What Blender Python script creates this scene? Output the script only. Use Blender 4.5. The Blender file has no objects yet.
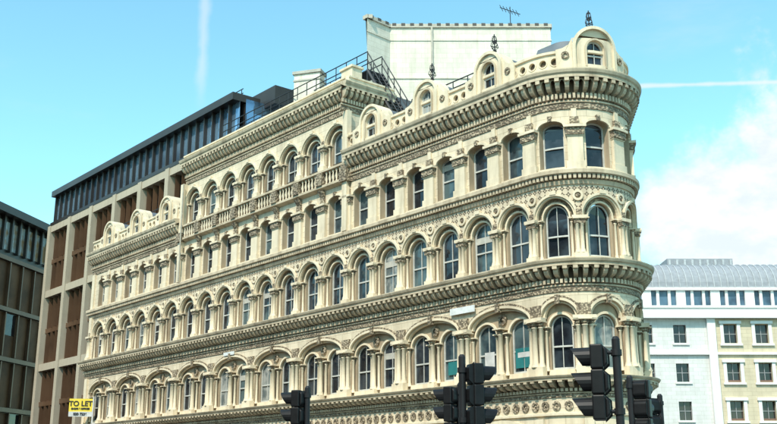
import bpy, math, random
from mathutils import Vector, Matrix
random.seed(4)
R_=math.radians
sc=bpy.context.scene
sc.view_settings.view_transform='Standard'; sc.view_settings.look='None'; sc.view_settings.exposure=0

# ------------------------------------------------------------------ materials
def new_mat(name):
    m=bpy.data.materials.new(name); m.use_nodes=True
    nt=m.node_tree; b=nt.nodes['Principled BSDF']
    return m,nt,b
def N(nt,t,**k):
    n=nt.nodes.new(t)
    for a,v in k.items(): setattr(n,a,v)
    return n
def mathn(nt,op,a,b=None,c=None):
    n=nt.nodes.new('ShaderNodeMath'); n.operation=op
    for i,x in enumerate((a,b,c)):
        if x is None: continue
        if isinstance(x,(int,float)): n.inputs[i].default_value=x
        else: nt.links.new(x,n.inputs[i])
    return n.outputs[0]
def mixc(nt,f,a,b,mode='MIX'):
    n=nt.nodes.new('ShaderNodeMix'); n.data_type='RGBA'; n.blend_type=mode
    for i,x in ((0,f),(6,a),(7,b)):
        if isinstance(x,(int,float)): n.inputs[i].default_value=x
        elif isinstance(x,tuple): n.inputs[i].default_value=(*x,1) if len(x)==3 else x
        else: nt.links.new(x,n.inputs[i])
    return n.outputs[2]
def ramp(nt,x,a,b):
    n=nt.nodes.new('ShaderNodeMapRange'); n.interpolation_type='SMOOTHSTEP'
    nt.links.new(x,n.inputs[0]); n.inputs[1].default_value=a; n.inputs[2].default_value=b
    return n.outputs[0]
def noise(nt,vec,scale,detail=4,rough=.55,stretch=None):
    if stretch:
        mp=N(nt,'ShaderNodeMapping'); mp.inputs['Scale'].default_value=stretch
        nt.links.new(vec,mp.inputs['Vector']); vec=mp.outputs[0]
    n=N(nt,'ShaderNodeTexNoise'); n.inputs['Scale'].default_value=scale
    n.inputs['Detail'].default_value=detail; n.inputs['Roughness'].default_value=rough
    nt.links.new(vec,n.inputs['Vector']); return n.outputs['Fac']
def stone_mat(name,base,dirt,amount=.5,rough=.85,carve=0,pattern=False,ashlar=False,mortar=.55):
    m,nt,b=new_mat(name)
    uv=N(nt,'ShaderNodeUVMap').outputs[0]
    pos=N(nt,'ShaderNodeNewGeometry').outputs['Position']
    n1=noise(nt,pos,.7,6,.6)
    n2=noise(nt,pos,1.0,5,.6,(2.2,2.2,.25))
    n3=noise(nt,pos,9,4,.6)
    d=mathn(nt,'MULTIPLY',ramp(nt,n2,.42,.74),amount)
    d2=mathn(nt,'MULTIPLY',ramp(nt,n1,.4,.75),amount*.6)
    col=mixc(nt,d,base,dirt); col=mixc(nt,d2,col,tuple(x*.85 for x in dirt))
    col=mixc(nt,mathn(nt,'MULTIPLY',ramp(nt,n3,.35,.7),.22),col,tuple(x*.8 for x in base))
    h=n3
    bump_d=.01
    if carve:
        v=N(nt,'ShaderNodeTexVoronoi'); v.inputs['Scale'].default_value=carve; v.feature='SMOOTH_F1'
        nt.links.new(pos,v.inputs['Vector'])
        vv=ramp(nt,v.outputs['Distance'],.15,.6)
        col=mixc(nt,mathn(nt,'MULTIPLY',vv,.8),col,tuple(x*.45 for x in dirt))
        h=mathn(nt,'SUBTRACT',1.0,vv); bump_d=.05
    if pattern:
        sx=N(nt,'ShaderNodeSeparateXYZ'); nt.links.new(uv,sx.inputs[0])
        P=.275
        fx=mathn(nt,'SUBTRACT',mathn(nt,'FRACT',mathn(nt,'DIVIDE',sx.outputs[0],P)),.5)
        fy=mathn(nt,'SUBTRACT',mathn(nt,'FRACT',mathn(nt,'DIVIDE',sx.outputs[1],P)),.5)
        ax=mathn(nt,'ABSOLUTE',fx); ay=mathn(nt,'ABSOLUTE',fy)
        r=mathn(nt,'SQRT',mathn(nt,'ADD',mathn(nt,'MULTIPLY',fx,fx),mathn(nt,'MULTIPLY',fy,fy)))
        mm=mathn(nt,'MULTIPLY',mathn(nt,'MINIMUM',ax,ay),1.4)
        q=mathn(nt,'ADD',r,mm)
        hole=mathn(nt,'SUBTRACT',1.0,ramp(nt,q,.42,.5))
        dot=mathn(nt,'SUBTRACT',1.0,ramp(nt,r,.1,.15))
        hole=mathn(nt,'SUBTRACT',hole,dot)
        col=mixc(nt,mathn(nt,'MULTIPLY',hole,.9),col,tuple(x*.35 for x in dirt))
        h=mathn(nt,'SUBTRACT',1.0,hole); bump_d=.04
    if ashlar:
        bt=N(nt,'ShaderNodeTexBrick'); bt.inputs['Scale'].default_value=1
        bt.inputs['Brick Width'].default_value=.8; bt.inputs['Row Height'].default_value=.33
        bt.inputs['Mortar Size'].default_value=.012
        bt.inputs['Color1'].default_value=(1,1,1,1); bt.inputs['Color2'].default_value=(.9,.9,.9,1); bt.inputs['Mortar'].default_value=(mortar,mortar*.98,mortar*.94,1)
        nt.links.new(uv,bt.inputs['Vector'])
        col=mixc(nt,1.0,col,bt.outputs['Color'],'MULTIPLY')
    nt.links.new(col,b.inputs['Base Color']); b.inputs['Roughness'].default_value=rough
    bp=N(nt,'ShaderNodeBump'); bp.inputs['Strength'].default_value=.7; bp.inputs['Distance'].default_value=bump_d
    nt.links.new(h,bp.inputs['Height']); nt.links.new(bp.outputs[0],b.inputs['Normal'])
    return m
def plain(name,col,rough=.5,metal=0,var=.25,scale=3,spec=.5):
    m,nt,b=new_mat(name)
    pos=N(nt,'ShaderNodeNewGeometry').outputs['Position']
    n=noise(nt,pos,scale,5)
    c=mixc(nt,ramp(nt,n,.3,.75),col,tuple(x*(1-var) for x in col))
    nt.links.new(c,b.inputs['Base Color']); b.inputs['Roughness'].default_value=rough; b.inputs['Metallic'].default_value=metal
    b.inputs['Specular IOR Level'].default_value=spec
    return m
def glass_mat(name,col,rough=.06,col2=None,scale=.8,wav=.02,ior=1.5,metal=0):
    m,nt,b=new_mat(name)
    pos=N(nt,'ShaderNodeNewGeometry').outputs['Position']
    n=noise(nt,pos,scale,3)
    c=mixc(nt,ramp(nt,n,.4,.6),col,col2 or tuple(x*.4 for x in col))
    nt.links.new(c,b.inputs['Base Color']); b.inputs['Roughness'].default_value=rough
    b.inputs['IOR'].default_value=ior; b.inputs['Metallic'].default_value=metal
    bp=N(nt,'ShaderNodeBump'); bp.inputs['Distance'].default_value=wav; bp.inputs['Strength'].default_value=.5
    nt.links.new(noise(nt,pos,1.3,1),bp.inputs['Height']); nt.links.new(bp.outputs[0],b.inputs['Normal'])
    return m

CREAM=(.76,.635,.455); DIRT=(.32,.235,.14)
M_st=stone_mat('cream_stone',CREAM,DIRT,.45)
M_pan=stone_mat('cream_stone_wall',CREAM,DIRT,.48,ashlar=True,mortar=.65)
M_rec=stone_mat('recessed_stone',(.44,.34,.225),(.18,.125,.08),.65)  # inner arches and jambs: recess shade and grime put into the darker colour
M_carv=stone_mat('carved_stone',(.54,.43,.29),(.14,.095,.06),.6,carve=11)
M_cor=stone_mat('cornice_stone',(.60,.485,.335),(.19,.135,.08),.65)
M_shade=stone_mat('shade_dark_stone',(.13,.09,.055),(.05,.036,.025),.6)  # shade of cornice recesses and pierced work put into a dark base colour
M_pat=stone_mat('diaper_stone',(.64,.53,.38),(.25,.19,.12),.45,pattern=True)
M_white=stone_mat('white_painted_brick',(.76,.70,.59),(.48,.41,.32),.5,ashlar=True,mortar=.8)
M_g1=glass_mat('window_glass',(.035,.045,.055),.05,(.01,.012,.016)); M_g2=glass_mat('window_glass_blinds',(.33,.33,.30),.12,(.10,.12,.12),1.2)
M_g3=glass_mat('window_glass_green',(.08,.12,.125),.07,(.025,.04,.05))
M_fr=plain('window_frame_paint',(.55,.54,.49),.5)
M_lead=plain('lead_roof',(.13,.145,.16),.6,0,.35,1)
M_iron=plain('black_iron',(.02,.02,.022),.5)
M_bronze=plain('bronze_fins',(.17,.09,.05),.4,.4,.35,.25)
M_dkbr=plain('dark_bronze',(.055,.042,.035),.4,.4,.3,.4)
M_sand=stone_mat('sandstone',(.42,.35,.26),(.28,.22,.16),.35)
M_bg=glass_mat('blue_office_glass',(.30,.46,.62),.06,(.12,.2,.3),.15,.03,1.5,.7)
M_dg=glass_mat('dark_office_glass',(.04,.035,.035),.08,(.012,.012,.015),.2,.03)

# ------------------------------------------------------------------ geometry
P0=Vector((6.3,42.0)); d=Vector((-.641,.767)).normalized(); n_=Vector((-.767,-.641)).normalized()
RAD=2.67; Cc=P0-n_*RAD; ARC=R_(133.5); SL=6.6
def rot(v,a): return Vector((v.x*math.cos(a)-v.y*math.sin(a), v.x*math.sin(a)+v.y*math.cos(a)))
def fmap(s,o,z):
    if s>=0: p=P0+d*s+n_*o
    elif s>=-SL: p=Cc+rot(n_,-s/SL*ARC)*(RAD+o)
    else: p=Cc+rot(n_,ARC)*(RAD+o)+rot(-d,ARC)*(-s-SL)
    return (p.x,p.y,z)
def ident(a,b,c): return (a,b,c)
def frame(ox,oy,dx,dy,oz=0):
    l=math.hypot(dx,dy); dx/=l; dy/=l
    def f(s,o,z): return (ox+dx*s+dy*o, oy+dy*s-dx*o, z+oz)
    return f
MAP=fmap
class MB:
    def __init__(s,name,mat,smooth=False):
        s.name=name; s.mat=mat; s.v=[]; s.f=[]; s.uv=[]; s.smooth=smooth
    def add(s,vs,fs):
        b=len(s.v)
        for (a,o,z) in vs:
            s.v.append(MAP(a,o,z)); s.uv.append((a,z+o))
        for f in fs: s.f.append(tuple(b+i for i in f))
    def build(s,parent=None,bevel=0):
        if not s.v: return None
        me=bpy.data.meshes.new(s.name); me.from_pydata(s.v,[],s.f)
        ul=me.uv_layers.new(name='UVMap')
        li=[0]*len(me.loops); me.loops.foreach_get('vertex_index',li)
        fl=[]
        for i in li: fl.extend(s.uv[i])
        ul.data.foreach_set('uv',fl)
        if s.smooth:
            me.polygons.foreach_set('use_smooth',[True]*len(me.polygons))
        me.materials.append(s.mat); me.update()
        ob=bpy.data.objects.new(s.name,me); sc.collection.objects.link(ob)
        if parent: ob.parent=parent
        if bevel:
            md=ob.modifiers.new('b','BEVEL'); md.width=bevel; md.segments=2; md.limit_method='ANGLE'
        return ob
def empty(name,loc=(0,0,0)):
    e=bpy.data.objects.new(name,None); sc.collection.objects.link(e); return e
def srange(a,b):
    if MAP is not fmap: return [a,b]
    L=[a]; st=.2
    if a<-SL: x=-SL
    else: x=a
    if a<-SL<b: L.append(-SL)
    if a<0:
        x=max(a,-SL); e=min(b,0)
        if e>x:
            k=max(1,int(round((e-x)/st)))
            for i in range(1,k+1): L.append(x+(e-x)*i/k)
    if L[-1]<b-1e-6: L.append(b)
    return L
def sweep(mb,a,b,prof,closed=False):
    S=srange(a,b); k=len(prof); vs=[];fs=[]
    for s in S:
        for (o,z) in prof: vs.append((s,o,z))
    m=k if closed else k-1
    for i in range(len(S)-1):
        for j in range(m):
            j2=(j+1)%k
            fs.append((i*k+j,i*k+j2,(i+1)*k+j2,(i+1)*k+j))
    if closed or k>2:
        fs.append(tuple(range(k))); fs.append(tuple((len(S)-1)*k+j for j in range(k)))
    mb.add(vs,fs)
def box(mb,s0,s1,o0,o1,z0,z1):
    if abs(s1-s0)>.8 and MAP is fmap and s0<0:
        sweep(mb,s0,s1,[(o0,z0),(o1,z0),(o1,z1),(o0,z1)],True); return
    vs=[(s,o,z) for s in (s0,s1) for o in (o0,o1) for z in (z0,z1)]
    mb.add(vs,[(0,1,3,2),(4,6,7,5),(0,4,5,1),(2,3,7,6),(0,2,6,4),(1,5,7,3)])
def prism(mb,s0,s1,poly):
    k=len(poly); vs=[(s0,o,z) for o,z in poly]+[(s1,o,z) for o,z in poly]
    fs=[tuple(range(k)),tuple(range(k,2*k))]+[(i,(i+1)%k,k+(i+1)%k,k+i) for i in range(k)]
    mb.add(vs,fs)
def lathe(mb,s,o,prof,n=10):
    vs=[];fs=[];k=len(prof)
    for i in range(n):
        a=2*math.pi*i/n
        for r,z in prof: vs.append((s+r*math.cos(a),o+r*math.sin(a),z))
    for i in range(n):
        i2=(i+1)%n
        for j in range(k-1): fs.append((i*k+j,i2*k+j,i2*k+j+1,i*k+j+1))
    fs.append(tuple(i*k+k-1 for i in range(n)))
    mb.add(vs,fs)
def archpts(c,a,zs,r,n=16):
    return [(c-a*math.cos(math.pi*i/n), zs+r*math.sin(math.pi*i/n)) for i in range(n+1)]
def arch_panel(mb,c,p0,p1,a,zb,zs,r,zt,of,ob,top=None,n=16,mbj=None):
    top=top or mb; pts=archpts(c,a,zs,r,n)
    for (x0,x1) in ((c-p0,c-a),(c+a,c+p1)):
        mb.add([(x0,of,zb),(x1,of,zb),(x1,of,zs),(x0,of,zs)],[(0,1,2,3)])
        top.add([(x0,of,zs),(x1,of,zs),(x1,of,zt),(x0,of,zt)],[(0,1,2,3)])
    vs=[];fs=[]
    for i,(x,z) in enumerate(pts):
        vs+= [(x,of,z),(x,of,zt)]
        if i: fs.append((2*i-2,2*i,2*i+1,2*i-1))
    top.add(vs,fs)
    full=[(c-a,zb)]+pts+[(c+a,zb)]
    vs=[];fs=[]
    for i,(x,z) in enumerate(full):
        vs+= [(x,of,z),(x,ob,z)]
        if i: fs.append((2*i-2,2*i,2*i+1,2*i-1))
    (mbj or mb).add(vs,fs)
def arch_ring(mb,c,a,r,t,zs,o0,o1,n=16,leg=0):
    I=archpts(c,a,zs,r,n); O=archpts(c,a+t,zs,r+t,n)
    if leg: I=[(c-a,zs-leg)]+I+[(c+a,zs-leg)]; O=[(c-a-t,zs-leg)]+O+[(c+a+t,zs-leg)]
    vs=[];fs=[]
    for i in range(len(I)):
        (x,z),(X,Z)=I[i],O[i]
        vs+=[(x,o0,z),(x,o1,z),(X,o1,Z),(X,o0,Z)]
        if i:
            b=4*i-4
            for j in range(3): fs.append((b+j,b+j+1,b+4+j+1,b+4+j))
    fs.append((0,1,2,3)); e=4*(len(I)-1); fs.append((e,e+1,e+2,e+3))
    mb.add(vs,fs)
def disc_ring(mb,c,z,r0,r1,o0,o1,n=14):
    vs=[];fs=[]
    for i in range(n):
        a=2*math.pi*i/n; ca,sa=math.cos(a),math.sin(a)
        vs+=[(c+r0*ca,o0,z+r0*sa),(c+r0*ca,o1,z+r0*sa),(c+r1*ca,o1,z+r1*sa),(c+r1*ca,o0,z+r1*sa)]
    for i in range(n):
        b=4*i;e=4*((i+1)%n)
        for j in range(3): fs.append((b+j,b+j+1,e+j+1,e+j))
    mb.add(vs,fs)
def boss(mb,c,o,z,r,n=8):
    vs=[(c,o+r*.7,z)];fs=[]
    for k,(rr,oo) in enumerate(((.6,.55),(1,0))):
        for i in range(n):
            a=2*math.pi*i/n; vs.append((c+r*rr*math.cos(a),o+r*oo,z+r*rr*math.sin(a)))
    for i in range(n):
        j=(i+1)%n; fs.append((0,1+i,1+j)); fs.append((1+i,1+n+i,1+n+j,1+j))
    mb.add(vs,fs)
def holed(mb,c,z,hw,hh,r,of,ob,n=16):
    vs=[];fs=[]
    for i in range(n):
        a=2*math.pi*(i+.5)/n; ca,sa=math.cos(a),math.sin(a)
        k=1/max(abs(ca),abs(sa))
        vs+=[(c+hw*ca*k,of,z+hh*sa*k),(c+r*ca,of,z+r*sa),(c+r*ca,ob,z+r*sa)]
    for i in range(n):
        b=3*i;e=3*((i+1)%n)
        fs+=[(b,b+1,e+1,e),(b+1,b+2,e+2,e+1)]
    mb.add(vs,fs)
    for sx in (-1,1):
        for sz in (-1,1):
            a0=math.pi/4
            ang=math.pi/n
            mb.add([(c+sx*hw,of,z+sz*hh),(c+sx*hw,of,z+sz*hh*math.tan(a0-ang)),(c+sx*hw*math.tan(a0-ang),of,z+sz*hh)],[(0,1,2)])
def tube(mb,p,q,r,n=6):
    p=Vector(p);q=Vector(q);w=(q-p).normalized()
    u=w.cross(Vector((0,0,1)) if abs(w.z)<.9 else Vector((1,0,0))).normalized(); v=w.cross(u)
    vs=[]
    for P in (p,q):
        for i in range(n):
            a=2*math.pi*i/n; vs.append(tuple(P+u*r*math.cos(a)+v*r*math.sin(a)))
    mb.add(vs,[(i,(i+1)%n,n+(i+1)%n,n+i) for i in range(n)]+[tuple(range(n)),tuple(range(n,2*n))])

# ------------------------------------------------------------------ main building
B=empty('ornate_stone_building')
st=MB('stone_dressings',M_st); wl=MB('walls',M_pan); cv=MB('carved_capitals',M_carv); rc=MB('recessed_orders',M_rec)
co=MB('cornices',M_cor); pt=MB('diaper_spandrels',M_pat); col=MB('columns',M_st,True); so=MB('cornice_recesses',M_shade)
fr=MB('window_frames',M_fr); g=[MB('window_glass',M_g1),MB('window_glass_blinds',M_g2),MB('window_glass_tinted',M_g3)]
bd=MB('roller_blinds',plain('blind_fabric',(.50,.47,.40),.8))

def window(c,a,zb,zs,r,o,bars=True):
    pts=archpts(c,a,zs,r,14)
    ring=[(c-a,zb)]+pts+[(c+a,zb)]
    gm=g[random.choices((0,1,2),(8,2,2))[0]]
    tl=random.uniform(-.03,.03)
    gm.add([(x,o+tl*(x-c)/a,z) for x,z in ring],[tuple(range(len(ring)))])
    if random.random()<.12 and a>.45:
        bd.add([(c-a+.07,o+.035,zs-random.uniform(.1,.8)),(c+a-.07,o+.035,zs-.3),(c+a-.07,o+.035,zs),(c-a+.07,o+.035,zs)],[(0,1,2,3)])
        # level the hem
        v=bd.v; v[-4]=(v[-4][0],v[-4][1],v[-3][2])
    arch_ring(fr,c,a-.07,max(r-.07,.05),.068,zs,o+.01,o+.07,14,zs-zb)
    box(fr,c-a+.07,c+a-.07,o+.01,o+.06,zb,zb+.1)
    zm=(zb+zs)/2+.1
    box(fr,c-a+.07,c+a-.07,o+.01,o+.065,zm-.035,zm+.035)
    if bars: box(fr,c-.018,c+.018,o+.01,o+.045,zb+.1,zs+r-.06)
def column(c,o,z0,z1,r,n=10,cap=.3):
    zc=z1-cap
    lathe(col,c,o,[(r*1.6,z0),(r*1.6,z0+.07),(r*1.25,z0+.1),(r*1.35,z0+.14),(r,z0+.2),(r*.9,zc),(r*1.15,zc+.02),(r*1.15,zc+.05)],n)
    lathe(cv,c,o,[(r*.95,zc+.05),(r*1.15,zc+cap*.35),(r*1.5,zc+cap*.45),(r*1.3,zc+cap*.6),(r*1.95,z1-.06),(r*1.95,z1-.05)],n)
    box(st,c-r*2.1,c+r*2.1,o-r*2.1,o+r*2.1,z1-.05,z1)
def cornice(a,b,z0,z1,proj,per=6,nb=1.0):
    H=z1-z0
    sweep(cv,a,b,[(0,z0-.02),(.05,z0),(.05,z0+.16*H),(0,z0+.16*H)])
    sweep(co,a,b,[(0,z0+.16*H),(.10,z0+.18*H),(.10,z0+.22*H),(.06,z0+.24*H)])
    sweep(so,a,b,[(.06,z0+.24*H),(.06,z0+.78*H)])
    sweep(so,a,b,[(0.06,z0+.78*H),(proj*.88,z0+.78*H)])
    sweep(co,a,b,[(proj*.88,z0+.775*H),(proj*.9,z0+.775*H),(proj*.9,z0+.86*H),(proj,z0+.90*H),(proj+.04,z0+.97*H),(proj+.04,z1),(proj-.1,z1+.02),(-.3,z1+.06)])
    L=b-a; k=max(1,round(L/.38)); w=L/k
    for i in range(k):
        c=a+(i+.5)*w
        zt=z0+.775*H; zb=z0+.44*H; q=proj*.84
        poly=[(.06,zb),(.06+.12*q,zb)]
        for j in range(5):
            th=math.pi/2*j/4; poly.append((.06+q*.2+(q*.78-q*.2)*math.sin(th)*1.0, zb+.03+(zt-.12*H-zb)*(1-math.cos(th))))
        poly+=[(.03+q,zt-.1*H),(.03+q,zt),(.06,zt)]
        prism(co,c-.085,c+.085,poly)
        A=archpts(c+w/2,w/2-.09,zt-.16*H,.13*H,6)
        vs=[];fs=[]
        for jj,(x,z) in enumerate(A):
            vs+=[(x,q*.72,z),(x,q*.72,zt)]
            if jj: fs.append((2*jj-2,2*jj,2*jj+1,2*jj-1))
        if i<k-1: co.add(vs,fs)
    k2=round(L/.19); w2=L/k2
    for i in range(k2):
        c=a+(i+.5)*w2
        box(co,c-.055,c+.055,.06,.06+.2*proj,z0+.27*H,z0+.41*H)
def string(a,b,z0,z1,proj):
    H=z1-z0
    sweep(co,a,b,[(0,z0),(.06,z0),(.1,z0+.2*H),(.1,z0+.3*H)])
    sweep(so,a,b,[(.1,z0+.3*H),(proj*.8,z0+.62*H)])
    sweep(co,a,b,[(proj*.8,z0+.62*H),(proj,z0+.68*H),(proj,z0+.92*H),(proj-.06,z1),(-.1,z1+.03)])
    k=round((b-a)/.2); w=(b-a)/k
    for i in range(k):
        c=a+(i+.5)*w; box(co,c-.06,c+.06,.09,proj*.78,z0+.34*H,z0+.62*H)

ENDL=46.2; BACK=-SL-8*2.2
bays=[]; pairs=[]
def addb(start,n,p,tag,pair):
    for i in range(n): bays.append((start+p*(i+.5),p/2,tag))
    if pair:
        for i in range(n//2): pairs.append((start+2*p*(i+.5),p,tag))
    else:
        for i in range(n): pairs.append((start+p*(i+.5),p/2,'c'))
addb(BACK,8,2.2,'k',True); addb(-SL,3,2.2,'c',False); addb(0,6,2.2,'r',True)
addb(13.2,8,2.3,'m',True); addb(31.6,6,2.3,'l',True)

for (z0,z1) in ((0,5.1),(5.9,9.4),(10.7,14.1),(14.7,17.5)):
    box(wl,45.4,ENDL,-.5,0.02,z0,z1)
    box(st,45.5,45.95,0.02,.12,z0,z1)

# ---- ground floor
for c,h,tag in pairs:
    a=h-.42
    arch_panel(wl,c,h,h,a,0,3.2,min(.9,a*.8),4.3,0,-.6)
    sweep(wl,c-h,c+h,[(0,4.3),(0,5.1)])
    arch_ring(st,c,a,min(.9,a*.8),.16,3.2,0,.08)
    gg=archpts(c,a,3.2,min(.9,a*.8)); gg=[(c-a,.6)]+gg+[(c+a,.6)]
    g[0].add([(x,-.5,z) for x,z in gg],[tuple(range(len(gg)))])
    box(st,c-a,c+a,-.55,-.3,0,.6)
    for k in (-.34,0,.34): box(fr,c+a*k*1.9-.04,c+a*k*1.9+.04,-.49,-.42,.6,3.3)
    box(fr,c-a,c+a,-.49,-.42,3.0,3.12)
    box(st,c-h-.3,c-h+.3,0.003,.15,.0,3.1); box(cv,c-h-.34,c-h+.34,0.003,.2,3.1,3.5); box(st,c-h-.2,c-h+.2,0.003,.12,3.5,4.2)
k=round((ENDL-BACK)/.55)
for i in range(k):
    c=BACK+(i+.5)*(ENDL-BACK)/k
    disc_ring(cv,c,4.72,.1,.19,0,.06); boss(cv,c,0.0,4.72,.07)
sweep(st,BACK,ENDL,[(0,4.3),(.1,4.33),(.1,4.42),(0,4.45)])
cornice(BACK,ENDL+.0,5.05,5.9,.62)

# ---- first floor
Z=5.9
for c,h,tag in pairs:
    pair = tag!='c'
    a=h-.36 if pair else h-.27
    zs,rr=(8.3,.78) if pair else (8.35,.7)
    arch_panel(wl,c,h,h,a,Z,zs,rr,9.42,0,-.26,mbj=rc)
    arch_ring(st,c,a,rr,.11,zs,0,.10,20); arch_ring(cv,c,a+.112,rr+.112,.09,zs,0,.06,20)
    arch_ring(st,c,a-.10,rr-.10,.098,zs,-.2,-.05,20)
    ws=[(c-h/2+.06,.58),(c+h/2-.06,.58)] if pair else [(c,.54)]
    for (w,wa) in ws:
        hw=(h/2-.06) if pair else h
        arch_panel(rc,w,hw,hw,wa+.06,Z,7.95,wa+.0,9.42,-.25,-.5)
        arch_ring(st,w,wa+.06,wa+.0,.1,7.95,-.25,-.17)
        window(w,wa+.04,6.2,7.95,wa-.02,-.42)
        box(st,w-wa-.1,w+wa+.1,-.5,-.12,Z,6.2)
        for sx in (-1,1): column(w+sx*(wa+.17),-.12,6.15,8.0,.07,8,.22)
    if pair:
        column(c,-.02,6.2,8.2,.12); box(st,c-.22,c+.22,-.24,.14,Z,6.2)
        disc_ring(cv,c,8.62,.12,.24,-.25,-.15); boss(cv,c,-.25,8.62,.12)
    box(cv,c-.1,c+.1,0,.2,zs+rr-.16,zs+rr+.22)
    x=c-h
    box(st,x-.42,x+.42,0.003,.32,Z,6.3)
    for dx,oo,r in ((-.27,.13,.1),(.27,.13,.1),(0,.2,.12)): column(x+dx,oo,6.3,8.22,r)
    box(st,x-.46,x+.46,0.003,.36,8.22,8.36); box(cv,x-.3,x+.3,0.003,.12,8.36,8.9)
cornice(BACK,ENDL,9.4,10.7,.68)

# ---- second floor
def arcade(c,h,Z,z1,zs,zt,win=True,top=None):
    a=h-.2
    arch_panel(wl,c,h,h,a,Z,zs,a,zt,0,-.2,top=top or pt,mbj=rc)
    arch_ring(st,c,a-.02,a-.02,.07,zs,-.08,.05,20); arch_ring(st,c,a+.052,a+.052,.10,zs,0,.13,20)
    prism(st,c-.14,c+.14,[(0,zs+a+.12),(.16,zs+a+.1),(.16,zs+a+.26),(0,zs+a+.26)])
    a2=.66
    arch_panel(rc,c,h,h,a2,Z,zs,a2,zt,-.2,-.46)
    arch_ring(cv,c,a2+.07,a2+.07,.09,zs,-.2,-.17)
    arch_ring(st,c,a2-.01,a2-.01,.08,zs,-.2,-.12)
    window(c,a2-.04,Z+.22,zs,a2-.04,-.4)
    box(st,c-a2-.02,c+a2+.02,-.46,-.1,Z,Z+.22)
    for sx in (-1,1): column(c+sx*(a2+.11),-.1,Z+.15,zs-.02,.065,8,.22)
def pier2(x,Z,zs):
    box(st,x-.27,x+.27,0.003,.25,Z,Z+.3)
    box(st,x-.17,x+.17,0.003,.06,Z+.3,zs-.3)
    column(x-.1,.12,Z+.3,zs-.1,.085); column(x+.1,.12,Z+.3,zs-.1,.085)
    box(cv,x-.24,x+.24,0.003,.24,zs-.34,zs-.1)
    box(st,x-.3,x+.3,0.003,.3,zs-.1,zs+.0); box(cv,x-.13,x+.13,0.003,.14,zs,zs+.3)
for c,h,tag in bays:
    arcade(c,h,10.7,0,12.62,14.12); pier2(c-h,10.7,12.62)
pier2(ENDL-.5,10.7,12.62)
for c,h,tag in bays:
    disc_ring(st,c-h,13.55,.14,.24,0,.07); boss(cv,c-h,0,13.55,.12)
string(BACK,ENDL,14.05,14.7,.34)

# ---- third floor
for c,h,tag in bays:
    a=.6
    arch_panel(wl,c,h,h,a,14.7,16.72,.26,17.55,0,-.5,mbj=rc)
    arch_ring(st,c,a,.26,.12,16.72,0,.09,12); box(cv,c-.09,c+.09,.0,.15,16.95,17.2)
    window(c,a,14.8,16.72,.26,-.42,False)
    box(st,c-a-.05,c+a+.05,-.5,.1,14.68,14.82)
    x=c-h
    box(st,x-.40,x+.40,0.003,.2,14.7,15.05); box(st,x-.34,x+.34,0.003,.15,15.05,16.2)
    box(st,x-.37,x+.37,0.003,.19,16.2,16.26)
    box(cv,x-.40,x+.40,0.003,.25,16.26,16.58); box(st,x-.47,x+.47,0.003,.32,16.58,16.7)
    box(cv,x-.2,x+.2,0.003,.12,16.7,17.1); box(st,x-.12,x+.12,.003,.08,17.1,17.5)

# ---- top cornices & parapets (low wings)
for a,b in ((BACK,13.05),(31.75,ENDL)):
    cornice(a,b,17.5,19.15,.68)
    k=round((b-a)/.55); w=(b-a)/k
    dorm=[2.2,6.6,11.0,-3.3] + [31.6+4.6*(i+.5) for i in range(3)]
    for i in range(k):
        c=a+(i+.5)*w
        if any(abs(c-D)<.95 for D in dorm): continue
        holed(st,c,19.72,w/2,.36,.17,.12,0); disc_ring(st,c,19.72,.17,.22,.12,.15)
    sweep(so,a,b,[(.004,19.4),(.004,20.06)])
    sweep(st,a,b,[(-.25,19.2),(-.0,19.2),(.0,20.08),(-.25,20.08)])
    sweep(st,a,b,[(.0,19.2),(.16,19.2),(.16,19.36),(.12,19.36)])
    sweep(st,a,b,[(.12,20.07),(.2,20.1),(.2,20.22),(-.3,20.26),(-.3,20.08)])
lead=MB('lead_roofs',M_lead)
def dormer(c,w=.9,top=20.5):
    pts=archpts(c,w,top,w,20)
    arch_panel(st,c,w,w,.42,19.2,top-.05,.42,top-.04+.5,.26,-.1,n=14)
    ring=[p for p in pts if p[1]>=top+.46]
    vs=[(x,.26,z) for x,z in ring]; 
    if len(vs)>2: st.add(vs,[tuple(range(len(vs)))])
    arch_ring(st,c,w-.1,w-.1,.14,top,-.6,.36,20,top-19.2)
    arch_ring(co,c,.42,.42,.09,top-.05,.26,.32,14,top-.05-19.4)
    window(c,.42,19.5,top-.05,.42,.05)
    box(st,c-w,c+w,-.1,.3,19.17,19.5)
    S=archpts(c,w-.02,top,w-.02,14); vs=[];fs=[]
    for i,(x,z) in enumerate(S):
        vs+=[(x,.2,z),(x,-2.2,z)]
        if i: fs.append((2*i-2,2*i,2*i+1,2*i-1))
    lead.add(vs,fs)
    for sx in (-1,1):
        poly=[(c+sx*w,19.3),(c+sx*(w+.75),19.3),(c+sx*(w+.75),20.25),(c+sx*(w+.45),20.3),(c+sx*(w+.2),20.45),(c+sx*(w+.02),20.8)]
        k=len(poly)
        st.add([(x,.24,z) for x,z in poly]+[(x,-.2,z) for x,z in poly],[tuple(range(k)),tuple(range(k,2*k))]+[(i,(i+1)%k,k+(i+1)%k,k+i) for i in range(k)])
        disc_ring(cv,c+sx*(w+.35),19.95,.08,.17,.24,.29)
for D in (2.2,6.6,11.0,33.9,38.5,43.1): dormer(D,.85,20.4)
dormer(-3.3,1.0,20.3)

for a,b in ((BACK,13.0),(32,ENDL-.3)):
    sweep(lead,a,b,[(-.5,19.1),(-1.5,20.9),(-2.0,21.0)])
sweep(lead,-5.6,1.0,[(-.9,19.3),(-1.9,21.6),(-2.6,21.8)])
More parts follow.
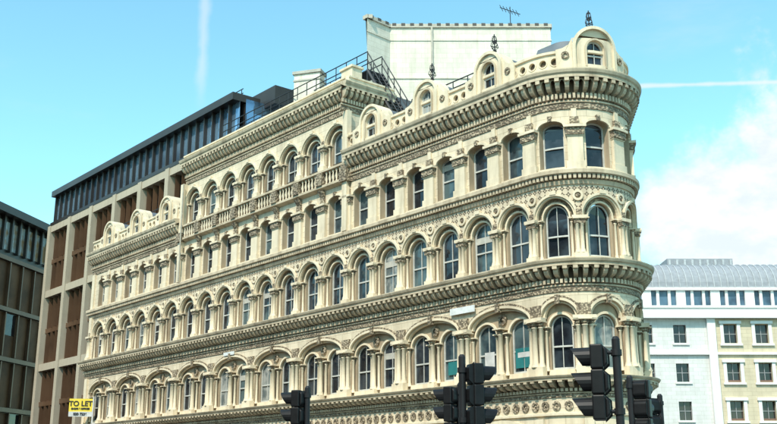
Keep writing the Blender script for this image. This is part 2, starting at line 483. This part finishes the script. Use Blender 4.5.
# ---- middle raised storey
sweep(wl,13.2,31.6,[(0,17.55),(0,18.6)])
sweep(co,13.2,31.6,[(0,17.5),(.3,17.62),(.3,17.75),(0,17.8)])
sweep(co,13.2,31.6,[(0,18.45),(.34,18.5),(.34,18.62),(0,18.66)])
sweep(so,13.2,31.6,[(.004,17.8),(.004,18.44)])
for c,h,tag in bays:
    if tag!='m': continue
    arcade(c,h,18.62,0,20.15,21.65,top=wl); pier2(c-h,18.62,20.15)
    box(cv,c-h-.26,c-h+.26,.006,.38,17.76,18.45); prism(cv,c-h-.2,c-h+.2,[(0,17.15),(.1,17.15),(.32,17.5),(0,17.5)])
    for i in range(5):
        x=c-.62+i*.31
        lathe(col,x,.2,[(.05,17.76),(.05,17.82),(.035,17.86),(.085,18.05),(.035,18.3),(.06,18.38),(.06,18.46)],7)
cornice(13.2,31.6,21.6,23.2,.66)
sweep(st,13.2,31.6,[(-.1,23.2),(.3,23.22),(.3,23.5),(.36,23.52),(.36,23.62),(-.3,23.66)])
for x in (13.2,31.6):
    box(st,x-.2,x+.2,.003,.32,14.73,21.6)
    box(cv,x-.3,x+.3,.01,.45,17.5,18.1)
# right return of raised part
DEP=3.0
ox,oy=(P0+d*13.2)[:]
def MAPR(s,o,z):
    p=Vector((ox,oy))-n_*s-d*o; return (p.x,p.y,z)
MAP=MAPR
sweep(wl,0,DEP,[(0.0,17.5),(0.0,21.6)])
cornice(-.66,DEP,21.6,23.2,.5)
sweep(st,-.3,DEP,[(-.1,23.2),(.3,23.22),(.3,23.5),(.36,23.52),(.36,23.62),(-.3,23.66)])
arch_ring(st,1.4,.35,.35,.1,20.3,0,.08,12,1.2); window(1.4,.35,19.1,20.3,.35,.02)
box(wl,DEP,DEP+.3,-.3,.0,17.5,23.2)
box(st,0.0,.7,-.8,.2,23.66,24.25); box(st,-.08,.78,-.88,.28,24.25,24.38)
MAP=fmap
sweep(wl,13.2,31.6,[(-DEP,17.5),(-DEP,23.3)]); sweep(lead,13.2,31.6,[(-.2,23.3),(-DEP,23.3)])
wl.add([(31.6,0,17.5),(31.6,-DEP,17.5),(31.6,-DEP,23.3),(31.6,0,23.3)],[(0,1,2,3)])
wl.add([(ENDL,0,0),(ENDL,-12,0),(ENDL,-12,19.2),(ENDL,0,19.2)],[(0,1,2,3)])
S=[ENDL]+[ -SL*i/24 for i in range(25)]+[BACK]
ring=[fmap(s,-.25,19.0) for s in S]
pb=fmap(ENDL,-12,0); 
ring.append((pb[0]+8,pb[1]-1,19.0)); ring.append((pb[0],pb[1],19.0))
MAP=ident
lead.add(ring,[tuple(range(len(ring)))])
r2=ring[len(S)-1:]
for i in range(len(r2)-1):
    (x0,y0,_),(x1,y1,_)=r2[i],r2[i+1]
    wl.add([(x0,y0,0),(x1,y1,0),(x1,y1,19.0),(x0,y0,19.0)],[(0,1,2,3)])
MAP=fmap
box(lead,15.5,30.5,-8,-3.2,19.0,24.6)
sg=MB('name_plates',plain('plate_white',(.75,.75,.72),.5))
box(sg,3.6,5.2,.12,.16,9.15,9.45); box(sg,24.2,25.4,.12,.16,9.2,9.4)
po_=MB('window_posters',plain('poster_teal',(.02,.17,.17),.5))
box(po_,.68,1.12,-.35,-.345,6.45,7.3); box(po_,1.16,1.64,-.35,-.345,6.45,7.3); box(po_,5.1,5.9,-.35,-.345,6.5,7.1)
po2=MB('window_poster_white',plain('poster_white',(.6,.58,.55),.5)); box(po2,2.9,3.5,-.35,-.345,6.6,7.3); box(po2,.8,1.5,-.343,-.34,6.9,7.12)
pp_=MB('rainwater_pipes',plain('pipe_paint',(.45,.40,.31),.5))
for s in (31.25,):
    lathe(pp_,s,.42,[(.05,14.75),(.05,21.5)],8)
for m in (st,wl,rc,cv,co,so,pt,col,fr,*g,bd,lead,sg,po_,po2,pp_): m.build(B)

# ------------------------------------------------------------------ roof structures
W=empty('white_brick_stair_tower'); MAP=ident
wb=MB('walls',M_white); cap=MB('coping',plain('coping',(.5,.45,.37),.8)); slot=MB('coping_slots',plain('slot_dark',(.1,.09,.08),.9))
foot=[(-1.34,57.2),(.1,58.6),(10.35,58.6),(10.35,64),(-1.34,64)]
for i in range(5):
    (x0,y0),(x1,y1)=foot[i],foot[(i+1)%5]
    L=math.hypot(x1-x0,y1-y0)
    MAP=frame(x0,y0,x1-x0,y1-y0)
    wb.add([(0,0,18),(L,0,18),(L,0,29.8),(0,0,29.8)],[(0,1,2,3)])
    box(cap,-.05,L+.05,-.35,.1,29.8,30.05)
    if i<3:
        k=int(L/.55)
        for j in range(k): box(slot,(j+.25)*L/k,(j+.7)*L/k,.0,.104,29.9,30.1)
        box(wb,0.0,L,0,.05,28.9,29.0)
        if i==1:
            box(cap,2.6,2.72,.01,.12,18,29.8); box(wb,.0,L,0,.06,26.3,26.38)
MAP=ident
wb.add([(x,y,29.78) for x,y in foot],[(0,1,2,3,4)])
for m in (wb,cap,slot): m.build(W)

CH=empty('chimney_stack'); cw=MB('stack',M_white); cc=MB('cap',plain('cap',(.45,.42,.36),.8))
MAP=frame(-5.2,61.2,.95,-.3)
box(cw,-.9,.9,-.45,.45,22,27.6); box(cc,-1.0,1.0,-.55,.55,27.6,27.8); box(cc,-.95,.95,-.5,.5,27.1,27.2)
for m in (cw,cc): m.build(CH)
MAP=ident

F=empty('rooftop_fire_escape'); ir=MB('railings',M_iron); deck=MB('deck',M_iron)
fp=fmap
def rail(s0,s1,o,z0,z1=None,h=1.1,step=1.0):
    z1=z0 if z1 is None else z1
    k=max(1,int(abs(s1-s0)/step))
    for t in (h,h*.55): tube(ir,fp(s0,o,z0+t),fp(s1,o,z1+t),.032)
    for i in range(k+1):
        f=i/k; s=s0+(s1-s0)*f; z=z0+(z1-z0)*f
        tube(ir,fp(s,o,z),fp(s,o,z+h),.032)
S0,S1=14.5,10.6
for o in (-2.3,-3.4): rail(S0,31,o,25.25)
for s in (S0,17,20,23,26,29,31): 
    for o in (-2.3,-3.4): tube(ir,fp(s,o,23.3),fp(s,o,25.2),.05)
MAP=fmap
box(deck,S0,31,-3.4,-2.3,25.15,25.22)
MAP=ident
for o in (-2.3,-3.4): rail(S0,S1,o,25.2,19.4,1.1,.55)
for o in (-2.3,-3.4):
    tube(ir,fp(S0,o,25.2),fp(S1,o,19.4),.09)
MAP=fmap
for i in range(22):
    f=(i+.5)/22; s=S0-(S0-S1)*f; z=25.2-5.8*f; box(deck,s-.12,s+.12,-3.35,-2.35,z-.02,z+.02)
MAP=ident
ir.build(F); deck.build(F)
RL=empty('roof_guard_rail'); ir=MB('railings',M_iron)
rail(33,45,-1.4,20.6,None,1.0,1.2); ir.build(RL)
RL=empty('roof_guard_rail'); ir=MB('railings',M_iron)
rail(3.5,10,-1.8,21.0,None,.8,1.0); ir.build(RL)

def vane(s,o,z):
    e=empty('weathervane'); m=MB('ironwork',M_iron); x,y,_=fmap(s,o,z)
    tube(m,(x,y,z),(x,y,z+1.15),.03); 
    for h,w in ((.5,.22),(.8,.15)):
        for k in range(4):
            a=k*math.pi/2+.5; c,s_=math.cos(a),math.sin(a)
            tube(m,(x,y,z+h),(x+w*c,y+w*s_,z+h),.018)
            tube(m,(x+w*c,y+w*s_,z+h),(x+w*.7*c,y+w*.7*s_,z+h+.2),.018); tube(m,(x+w*.7*c,y+w*.7*s_,z+h+.2),(x,y,z+h+.28),.018)
            tube(m,(x,y,z+h-.2),(x+w*c,y+w*s_,z+h),.015)
    for k in range(6):
        a=k*math.pi/3; tube(m,(x,y,z+.2),(x+.09*math.cos(a),y+.09*math.sin(a),z+.3),.03)
    m.build(e)
vane(-3.3,-.2,21.2); vane(2.2,-.2,21.2); vane(6.6,-.2,21.2)
e=empty('tv_aerial'); m=MB('aerial',M_iron)
x,y,z=8.0,60,29.8
tube(m,(x,y,z),(x,y,z+2.2),.03); tube(m,(x-.7,y-.3,z+2.0),(x+.7,y+.3,z+1.8),.025)
for i in range(6):
    t=-.6+i*.22; tube(m,(x+t-.1,y+t*.4,z+1.9-t*.14+.22),(x+t+.1,y+t*.4,z+1.9-t*.14-.22),.02)
m.build(e)

# ------------------------------------------------------------------ left modern office
O=empty('bronze_finned_office_building')
Lx,Ly=-45.8,131.6; LEN=47
f0_=frame(Lx,Ly,.641,-.767); a=f0_(0,1,0)
SG=1 if Vector((a[0]-Lx,a[1]-Ly)).dot(n_)>0 else -1
def MAP(s,o,z): return f0_(s,SG*o,z)
s_=MB('sandstone_frame',M_sand); b_=MB('bronze_fins',M_bronze); k_=MB('dark_metal',M_dkbr); gl=MB('dark_glass',M_dg); gb=MB('blue_glass',M_bg)
gl.add([(0,-.8,0),(LEN,-.8,0),(LEN,-.8,35),(0,-.8,35)],[(0,1,2,3)])
gb.add([(0,-.6,35.9),(LEN,-.6,35.9),(LEN,-.6,39.6),(0,-.6,39.6)],[(0,1,2,3)])
bands=[35,26,16.3,7]
PW=6.7; nP=7
for z in bands: box(s_,0,LEN,-.8,.15,z-.45,z+.45)
for i in range(nP+1): 
    x=i*PW; x=min(x,LEN-.4); box(s_,x-.42,x+.42,-.8,.3,0,35.44)
for i in range(nP):
    for (zb,zt) in ((26.45,34.55),(16.75,25.55),(7.45,15.85),(0,6.55)):
        zm=(zb+zt)/2
        box(b_,i*PW+.42,(i+1)*PW-.42,-.75,-.3,zm-.3,zm+.3)
        n=4
        for j in range(n):
            x=i*PW+.42+(j+.5)*(PW-.84)/n
            for (q0,q1) in ((zb,zm-.3),(zm+.3,zt)):
                w=.5
                b_.add([(x-w,-.7,q0),(x+w*.2,-.12,q0),(x+w*.2,-.12,q1),(x-w,-.7,q1),(x+w*.3,-.7,q0),(x+w*.3,-.7,q1)],[(0,1,2,3),(1,4,5,2)])
box(k_,-.2,LEN,-3,.3,39.6,40.4); box(k_,0,LEN,-.62,.2,35.46,35.9)
for i in range(28):
    x=i*LEN/28; box(k_,x,x+.2,-.6,-.2,35.9,39.6)
box(s_,-.4,-.02,-1.5,.1,0,35.4)
box(k_,-.1,LEN-.1,-24,-1.25,0,39.5)
box(k_,LEN-14,LEN+2,-12,-3.5,39.5,41.5)
gb.add([(LEN,-1.3,30),(LEN,-10,30),(LEN,-10,40),(LEN,-1.3,40)],[(0,1,2,3)])
for m in (s_,b_,k_,gl,gb): m.build(O)
MAP=ident
RL=empty('roof_guard_rail'); ir=MB('railings',M_iron)
for zz in (41.0,41.5): tube(ir,f0_(8,-SG*1.5,zz),f0_(LEN-1,-SG*1.5,zz),.05)
for i in range(14): 
    q=8+i*2.9; tube(ir,f0_(q,-SG*1.5,40.3),f0_(q,-SG*1.5,41.5),.05)
ir.build(RL)

# dark left building
O=empty('dark_office_building')
X0,Y0,X1,Y1=-59.5,119,-53.0,151
MAP=frame(X0,Y0,X1-X0,Y1-Y0)
LL=math.hypot(X1-X0,Y1-Y0)
k_=MB('dark_cladding',M_dkbr); w_=MB('clerestory_glass',glass_mat('clerestory_glass',(.5,.5,.45),.1,(.42,.22,.10),.5)); gd=MB('glass',M_dg); b_=MB('bronze_frames',M_bronze)
pn=MB('bronze_panels',plain('bronze_panel',(.24,.11,.05),.6,0,.5,.3,.2))
box(k_,-1,LL,-30,0,0,39); box(k_,-1.5,LL+.3,-1,1.6,39,40.1)
w_.add([(0,.03,34.3),(LL,.03,34.3),(LL,.03,38.4),(0,.03,38.4)],[(0,1,2,3)])
k=16
for i in range(k+1): box(k_,i*LL/k-.2,i*LL/k+.2,0,.5,34,39)
for z in (33.2,26,19,12,5): box(b_,0,LL,0.01,.6,z-.5,z+.1)
for (z0,z1) in ((26.2,32.6),(19.2,25.4),(12.2,18.4),(5.2,11.4)):
    for i in range(10):
        x0,x1=i*LL/10+.12,(i+1)*LL/10-.12
        mb=pn if random.random()<.6 else gd
        zz=z0+(z1-z0)*random.choice((.35,.5,.5))
        pn.add([(x0,.045,z0),(x1,.045,z0),(x1,.045,zz),(x0,.045,zz)],[(0,1,2,3)])
        mb.add([(x0,.04,zz),(x1,.04,zz),(x1,.04,z1),(x0,.04,z1)],[(0,1,2,3)])
    for i in range(11): box(b_,i*LL/10-.12,i*LL/10+.12,.05,.5,z0,z1)
for m in (k_,w_,gd,b_,pn): m.build(O)

# ------------------------------------------------------------------ right building
O=empty('white_stone_office_building')
f1_=frame(19.5,85.5,1,0); SG1=-1 if f1_(0,1,0)[1]>85.5 else 1
def MAP(s,o,z): return f1_(s,SG1*o,z)
M_ws=stone_mat('portland_stone',(.72,.70,.67),(.5,.47,.43),.35,ashlar=True,mortar=.75); M_ys=stone_mat('yellow_stone',(.64,.54,.38),(.46,.38,.26),.4,ashlar=True,mortar=.75)
ww=MB('white_walls',M_ws); wy=MB('yellow_walls',M_ys); tr=MB('trim',stone_mat('white_trim',(.77,.75,.72),(.55,.52,.47),.25)); gg=MB('windows',M_dg); rf=MB('metal_roof',plain('grey_metal_roof',(.28,.29,.31),.7,0,.2)); gb=MB('attic_glazing',glass_mat('attic_glass',(.08,.14,.2),.08,(.03,.05,.08),.4)); fr2=MB('frames',plain('grey_frames',(.3,.3,.3),.5)); db=MB('window_boxes',plain('brick_red',(.2,.11,.08),.7))
sm=MB('roof_seams',plain('roof_seam',(.45,.46,.47),.7))
def wallgrid(mb,x0,x1,z0,z1,cols,rows,w,hh,o=0,dep=.3,gl_=None,frm=None):
    gl_=gl_ or gg; frm=frm or fr2
    xs=[x0]+sum([[c-w/2,c+w/2] for c in cols],[])+[x1]
    zs=[z0]+sum([[r-hh/2,r+hh/2] for r in rows],[])+[z1]
    for i in range(len(xs)-1):
        for j in range(len(zs)-1):
            if i%2==1 and j%2==1:
                a,b,c,e=xs[i],xs[i+1],zs[j],zs[j+1]
                mb.add([(a,o,c),(b,o,c),(b,o,e),(a,o,e),(a,o-dep,c),(b,o-dep,c),(b,o-dep,e),(a,o-dep,e)],[(0,1,5,4),(1,2,6,5),(2,3,7,6),(3,0,4,7)])
                gl_.add([(a,o-dep+.01,c),(b,o-dep+.01,c),(b,o-dep+.01,e),(a,o-dep+.01,e)],[(0,1,2,3)])
                box(frm,(a+b)/2-.03,(a+b)/2+.03,o-dep+.02,o-dep+.07,c,e); box(frm,a,b,o-dep+.02,o-dep+.065,(c+e)/2-.03,(c+e)/2+.03)
            else:
                mb.add([(xs[i],o,zs[j]),(xs[i+1],o,zs[j]),(xs[i+1],o,zs[j+1]),(xs[i],o,zs[j+1])],[(0,1,2,3)])
rows=[1.6,4.5,7.6,10.8,14.1]
wallgrid(ww,0,8.1,0,15.4,[2.6,5.5],rows,1.1,1.55)
cols=[9.8,12.5,15.2,17.9,20.6]
wallgrid(wy,8.1,24,0,15.4,cols,rows,1.15,1.6,.05)
for c in cols:
    for r in rows:
        for sx in (-1,1): box(tr,c+sx*.72-.14,c+sx*.72+.14,.053,.15,r-.85,r+.85)
        box(tr,c-.95,c+.95,.053,.25,r+.85,r+1.1); box(tr,c-.95,c+.95,.053,.22,r-1.02,r-.85)
        if r<12: box(db,c-.57,c+.57,-.24,-.1,r-.8,r-.62)
for c in (2.6,5.5):
    for r in rows: box(tr,c-.7,c+.7,.003,.12,r-.95,r-.8)
box(tr,7.8,8.5,.06,.3,0,15.4)
box(tr,-.2,24.2,-.2,.6,15.4,15.8); box(tr,0,24,-.2,.35,15.8,16.3); box(tr,-.1,24.1,-.2,.45,16.3,16.5)
box(tr,0,24,.055,.25,12.3,12.5)
box(tr,0,24,-3,-.6,16.3,16.6)
gb.add([(0,-.8,16.5),(24,-.8,16.5),(24,-.8,18),(0,-.8,18)],[(0,1,2,3)])
for i in range(25): box(tr,i-.12,i+.12,-.79,-.6,16.5,18)
for i in range(0,25,3): box(tr,i-.4,i+.4,-.79,-.55,16.5,18)
box(tr,0,24,-.9,-.4,18,18.25)
prof=[(-.6-3.2*(1-math.cos(t*math.pi/2/8)),18.25+2.6*math.sin(t*math.pi/2/8)) for t in range(9)]
sweep(rf,0,18,prof+[(-9,20.85),(-9,18)])
for i in range(31):
    x=i*.6
    for j in range(8):
        (o0,z0),(o1,z1)=prof[j],prof[j+1]
        sm.add([(x-.03,o0+.0,z0),(x+.03,o0,z0),(x+.03,o1,z1),(x-.03,o1,z1),(x-.03,o0+.08,z0+.06),(x+.03,o0+.08,z0+.06),(x+.03,o1+.08,z1+.06),(x-.03,o1+.08,z1+.06)],[(4,5,6,7),(0,4,7,3),(1,5,6,2)])
box(rf,6,12,-8,-4,20.86,21.6)
for i in range(9): box(sm,6.1+i*.7,6.3+i*.7,-4,-3.9,20.9,21.5)
box(ww,0,24,-20,-.95,0,18.2)
for m in (ww,wy,tr,gg,rf,sm,gb,fr2,db): m.build(O)

# ------------------------------------------------------------------ terrace across the street (behind the camera, seen in the window reflections)
O=empty('brick_terrace_building')
q0=P0+n_*46
def MAP(s,o,z):      # o points toward the street
    p=q0+d*s-n_*o; return (p.x,p.y,z)
M_brk=stone_mat('red_brown_brick',(.26,.16,.11),(.13,.09,.07),.5,ashlar=True,mortar=.7)
tb=MB('brick_walls',M_brk); tg=MB('windows',M_dg); tt=MB('stone_trim',M_sand); tf=MB('frames',M_fr); trf=MB('slate_roof',M_lead)
cc_=[-34+3.2*i for i in range(38)]
wallgrid(tb,-36,86,0,22,cc_,[2,5.6,9.2,12.8,16.4,19.8],1.5,2.1,0,.3,tg,tf)
for z in (4,11,18,21.7): box(tt,-36,86,.003,.35,z-.15,z+.2)
box(tb,-36,86,-14,-.4,0,21.9)
sweep(trf,-36,86,[(-.2,22),(-2.6,25.2),(-12,25.4)])
for i in range(14): box(tb,-30+8.5*i,-28.3+8.5*i,-5,-3.6,22,28)
for m in (tb,tg,tt,tf,trf): m.build(O)

# ------------------------------------------------------------------ ground
MAP=ident
def asphalt():
    m,nt,b=new_mat('asphalt'); pos=N(nt,'ShaderNodeNewGeometry').outputs['Position']
    c=mixc(nt,ramp(nt,noise(nt,pos,.5,8),.3,.7),(.045,.045,.047),(.07,.07,.07)); nt.links.new(c,b.inputs['Base Color']); b.inputs['Roughness'].default_value=.9
    return m
def paving():
    m,nt,b=new_mat('paving_slabs'); pos=N(nt,'ShaderNodeNewGeometry').outputs['Position']
    bt=N(nt,'ShaderNodeTexBrick'); bt.inputs['Scale'].default_value=1; bt.inputs['Brick Width'].default_value=.9; bt.inputs['Row Height'].default_value=.6; bt.inputs['Mortar Size'].default_value=.01
    bt.inputs['Color1'].default_value=(.3,.29,.27,1); bt.inputs['Color2'].default_value=(.24,.23,.22,1); bt.inputs['Mortar'].default_value=(.12,.12,.12,1)
    nt.links.new(pos,bt.inputs['Vector']); nt.links.new(bt.outputs['Color'],b.inputs['Base Color']); b.inputs['Roughness'].default_value=.85
    return m
M_pave=paving()
gr=MB('ground',stone_mat('ground_mat',(.2,.19,.18),(.12,.12,.11),.5)); gr.add([(-1500,-1500,-.01),(1500,-1500,-.01),(1500,1500,-.01),(-1500,1500,-.01)],[(0,1,2,3)]); gr.build()
rd=MB('road',asphalt()); rd.add([(-140,-40,-.004),(90,-40,-.004),(90,180,-.004),(-140,180,-.004)],[(0,1,2,3)]); rd.build()
MAP=fmap
pv=MB('pavement',M_pave); sweep(pv,BACK,ENDL+6,[(3.2,0),(3.2,.13),(-.3,.13)]); pv.build()
kb=MB('kerb',plain('granite_kerb',(.3,.3,.3),.8)); sweep(kb,BACK,ENDL+6,[(3.203,0),(3.35,0),(3.35,.127),(3.203,.127)],True); kb.build()
pv=MB('pavement',M_pave); sweep(pv,-36 if False else 0,86,[(42.5,0),(42.5,.13),(46,.13)]); pv.build()
MAP=ident
ln=MB('road_markings',plain('line_paint',(.7,.7,.66),.7)); 
for i in range(14): ln.add([(-2+i*4,8.5,.004),(i*4,8.5,.004),(i*4,8.62,.004),(-2+i*4,8.62,.004)],[(0,1,2,3)])
MAP=fmap
yl=MB('double_yellow_lines',plain('yellow_paint',(.65,.5,.05),.7)); sweep(yl,0,ENDL,[(3.6,.004),(3.7,.004)]); sweep(yl,0,ENDL,[(3.8,.004),(3.9,.004)])
ln.build(); yl.build()
MAP=ident
isl=MB('traffic_island',M_pave); box(isl,-3.2,6.5,12.2,21.6,0.0,.12); isl.build(None,.03)

# ------------------------------------------------------------------ traffic lights
M_blk=plain('signal_black',(.010,.010,.011),.5,0,.4,8,.25); M_pole=plain('signal_pole',(.018,.018,.02),.5,0,.3,3,.25)
M_red=plain('red_lens',(.25,.01,.01),.2); M_amb=plain('amber_lens',(.3,.12,.01),.2); M_grn=plain('green_lens',(.01,.15,.08),.2)
def traffic_light(x,y,top,yaw,side=.28,pole_top=None):
    global MAP
    e=empty('traffic_light')
    po=MB('pole',M_pole,False); MAP=frame(x,y,1,0)
    pt_=pole_top or top+.05
    lathe(po,0,0,[(.09,.12),(.09,1.0),(.057,1.05),(.057,pt_),(.03,pt_+.04)],14); po.build(e)
    hx=x+side; hy=y
    ca,sa=math.cos(yaw),math.sin(yaw)
    def HM(s,o,z): return (hx+s*(-sa)+o*ca, hy+s*ca+o*sa, z)
    MAP=HM
    hb=MB('signal_housing',M_blk); vs=MB('visors',M_blk); br=MB('brackets',M_pole)
    for i in range(3):
        z1=top-i*.335; z0=z1-.325
        box(hb,-.155,.155,-.1,.07,z0,z1)
        prism(hb,-.12,.12,[(-.1,z0+.02),(-.155,z0+.07),(-.155,z1-.07),(-.1,z1-.02)])
        zc=(z0+z1)/2
        nn=14; V=[];Fc=[]
        for k in range(nn+1):
            th=math.radians(-50+280*k/nn); dep=.10+.17*max(0,math.sin(th)*.5+.5)
            cx,cz=math.cos(th),math.sin(th)
            V+=[(.125*cx,.07,zc+.125*cz),(.125*cx,.07+dep,zc+.12*cz),(.137*cx,.07+dep,zc+.132*cz),(.137*cx,.07,zc+.137*cz)]
            if k:
                b0=4*(k-1)
                Fc+=[(b0,b0+1,b0+5,b0+4),(b0+1,b0+2,b0+6,b0+5),(b0+2,b0+3,b0+7,b0+6)]
        vs.add(V,Fc)
        le=MB('lens',(M_red,M_amb,M_grn)[i]); le.add([(.118*math.cos(t*math.pi/8),.075,zc+.118*math.sin(t*math.pi/8)) for t in range(16)],[tuple(range(16))]); le.build(e)
    hb.build(e,.02); vs.build(e)
    MAP=ident
    for zz in (top-.1,top-.88):
        tube(br,(x,y,zz),(hx,hy,zz),.03); lathe(br,x,y,[(.075,zz-.04),(.075,zz+.04)],12)
    br.build(e)
traffic_light(-1.60,20,3.40,R_(160),-.2)
traffic_light(1.38,19.5,3.42,R_(150),-.2)
traffic_light(1.17,16,3.46,R_(20),.22,3.57)
traffic_light(3.07,13.5,3.42,R_(165),-.28,3.5)
traffic_light(4.30,18,3.40,R_(60),.2)
traffic_light(5.62,21,3.33,R_(120),-.2)

# ------------------------------------------------------------------ to-let board
T=empty('to_let_sign')
bx,by,bz=-22.9,75.6,7.15
yb=MB('board',plain('board_yellow',(.8,.6,.06),.5,0,.08)); ps=MB('post',plain('post_white',(.6,.6,.58),.6))
MAP=frame(bx,by,1,.08)
box(yb,-.85,.85,-.03,.03,bz-.65,bz+.65); box(ps,-.85,.85,-.025,.035,bz-.66,bz-.3)
box(ps,.86,.95,-.05,.05,bz-1.3,bz+.8); box(ps,.86,2.0,-.05,.05,bz-1.2,bz-1.1)
yb.build(T); ps.build(T); MAP=ident
M_txt=plain('black_print',(.02,.02,.02),.6)
def text(s,size,z,sx=1):
    cu=bpy.data.curves.new('lettering','FONT'); cu.body=s; cu.size=size; cu.align_x='CENTER'; cu.extrude=.005; cu.offset=.012
    cu.materials.append(M_txt)
    o=bpy.data.objects.new('lettering',cu); sc.collection.objects.link(o)
    o.location=(bx,by-.06,z); o.rotation_euler=(math.pi/2,0,math.atan2(.08,1)); o.parent=T
text('TO LET',.52,bz+.12); text('SHOPS & OFFICES',.17,bz-.14); text('020 7236',.26,bz-.56)

# ------------------------------------------------------------------ light, sky
SUN_AZ=Vector((-.42,-.907)).normalized(); EL=R_(50)
sd=Vector((SUN_AZ.x*math.cos(EL),SUN_AZ.y*math.cos(EL),math.sin(EL)))
L=bpy.data.lights.new('sun','SUN'); L.energy=5.0; L.angle=R_(.5); L.color=(1,.94,.83)
lo=bpy.data.objects.new('sun',L); sc.collection.objects.link(lo); lo.rotation_euler=sd.to_track_quat('Z','Y').to_euler()
w=bpy.data.worlds.new('World'); sc.world=w; w.use_nodes=True; nt=w.node_tree
bg=nt.nodes['Background']; sk=N(nt,'ShaderNodeTexSky'); sk.sky_type='NISHITA'; sk.sun_disc=False
sk.sun_elevation=EL; sk.sun_rotation=math.atan2(SUN_AZ.x,SUN_AZ.y); sk.air_density=1.0; sk.dust_density=.5; sk.ozone_density=1.0
tc=N(nt,'ShaderNodeTexCoord').outputs['Generated']
base=mixc(nt,1.0,sk.outputs[0],(1.95,2.95,2.5),'MULTIPLY')
def px(u,v):
    p=math.atan(.273); x=(u-388.5)/1000; y=(212-v)/1000
    return Vector((x,math.cos(p)-y*math.sin(p),math.sin(p)+y*math.cos(p))).normalized()
def vm(op,a,b=None):
    n=N(nt,'ShaderNodeVectorMath'); n.operation=op
    for i,x in enumerate((a,b)):
        if x is None: continue
        if isinstance(x,(Vector,tuple)): n.inputs[i].default_value=tuple(x)
        else: nt.links.new(x,n.inputs[i])
    return n
nrm=vm('NORMALIZE',tc).outputs[0]
sep=N(nt,'ShaderNodeSeparateXYZ'); nt.links.new(nrm,sep.inputs[0])
dist=vm('LENGTH',vm('SUBTRACT',nrm,px(805,240)).outputs[0]).outputs['Value']
n1=noise(nt,nrm,9,9,.58); n2=noise(nt,nrm,22,8,.6,(1,1,1.6))
m_=mathn(nt,'ADD',mathn(nt,'SUBTRACT',.15,dist),mathn(nt,'MULTIPLY',mathn(nt,'SUBTRACT',n1,.5),.32))
cl=ramp(nt,m_,-.01,.05)
ccol=mixc(nt,ramp(nt,n2,.35,.65),(7.3,7.9,8.3),(9.2,9.2,9.1))
skyc=mixc(nt,mathn(nt,'MULTIPLY',cl,.95),base,ccol)
wz=noise(nt,nrm,3.0,7,.6,(1.0,1.2,3.5))
skyc=mixc(nt,mathn(nt,'MULTIPLY',ramp(nt,wz,.5,.85),.4),skyc,(6.6,7.8,8.2))
def trail(p,q,wd,lim,op,fade):
    nn=p.cross(q).normalized()
    dv=mathn(nt,'ABSOLUTE',vm('DOT_PRODUCT',nrm,nn).outputs['Value'])
    wob=mathn(nt,'MULTIPLY',mathn(nt,'SUBTRACT',noise(nt,nrm,40,4),.5),wd*1.2)
    f=mathn(nt,'SUBTRACT',1.0,ramp(nt,mathn(nt,'ADD',dv,wob),0,wd))
    f=mathn(nt,'MULTIPLY',f,ramp(nt,lim,*fade))
    f=mathn(nt,'MULTIPLY',f,ramp(nt,sep.outputs[1],.0,.3))
    return mathn(nt,'MULTIPLY',f,op)
t1=trail(px(205,0),px(200,112),.008,sep.outputs[2],.42,(.345,.40))
t2=trail(px(640,86),px(777,82),.0032,sep.outputs[0],.7,(.2,.25))
skyc=mixc(nt,t1,skyc,(7.8,8.3,8.4)); skyc=mixc(nt,t2,skyc,(7.8,8.3,8.3))
nt.links.new(skyc,bg.inputs[0]); bg.inputs[1].default_value=.12

# ------------------------------------------------------------------ camera
cam=bpy.data.cameras.new('camera'); cam.sensor_width=36; cam.lens=36*1000/777; cam.clip_end=5000
c=bpy.data.objects.new('camera',cam); sc.collection.objects.link(c)
c.location=(0,0,1.6); c.rotation_euler=(math.pi/2+math.atan(.273),0,0); sc.camera=c
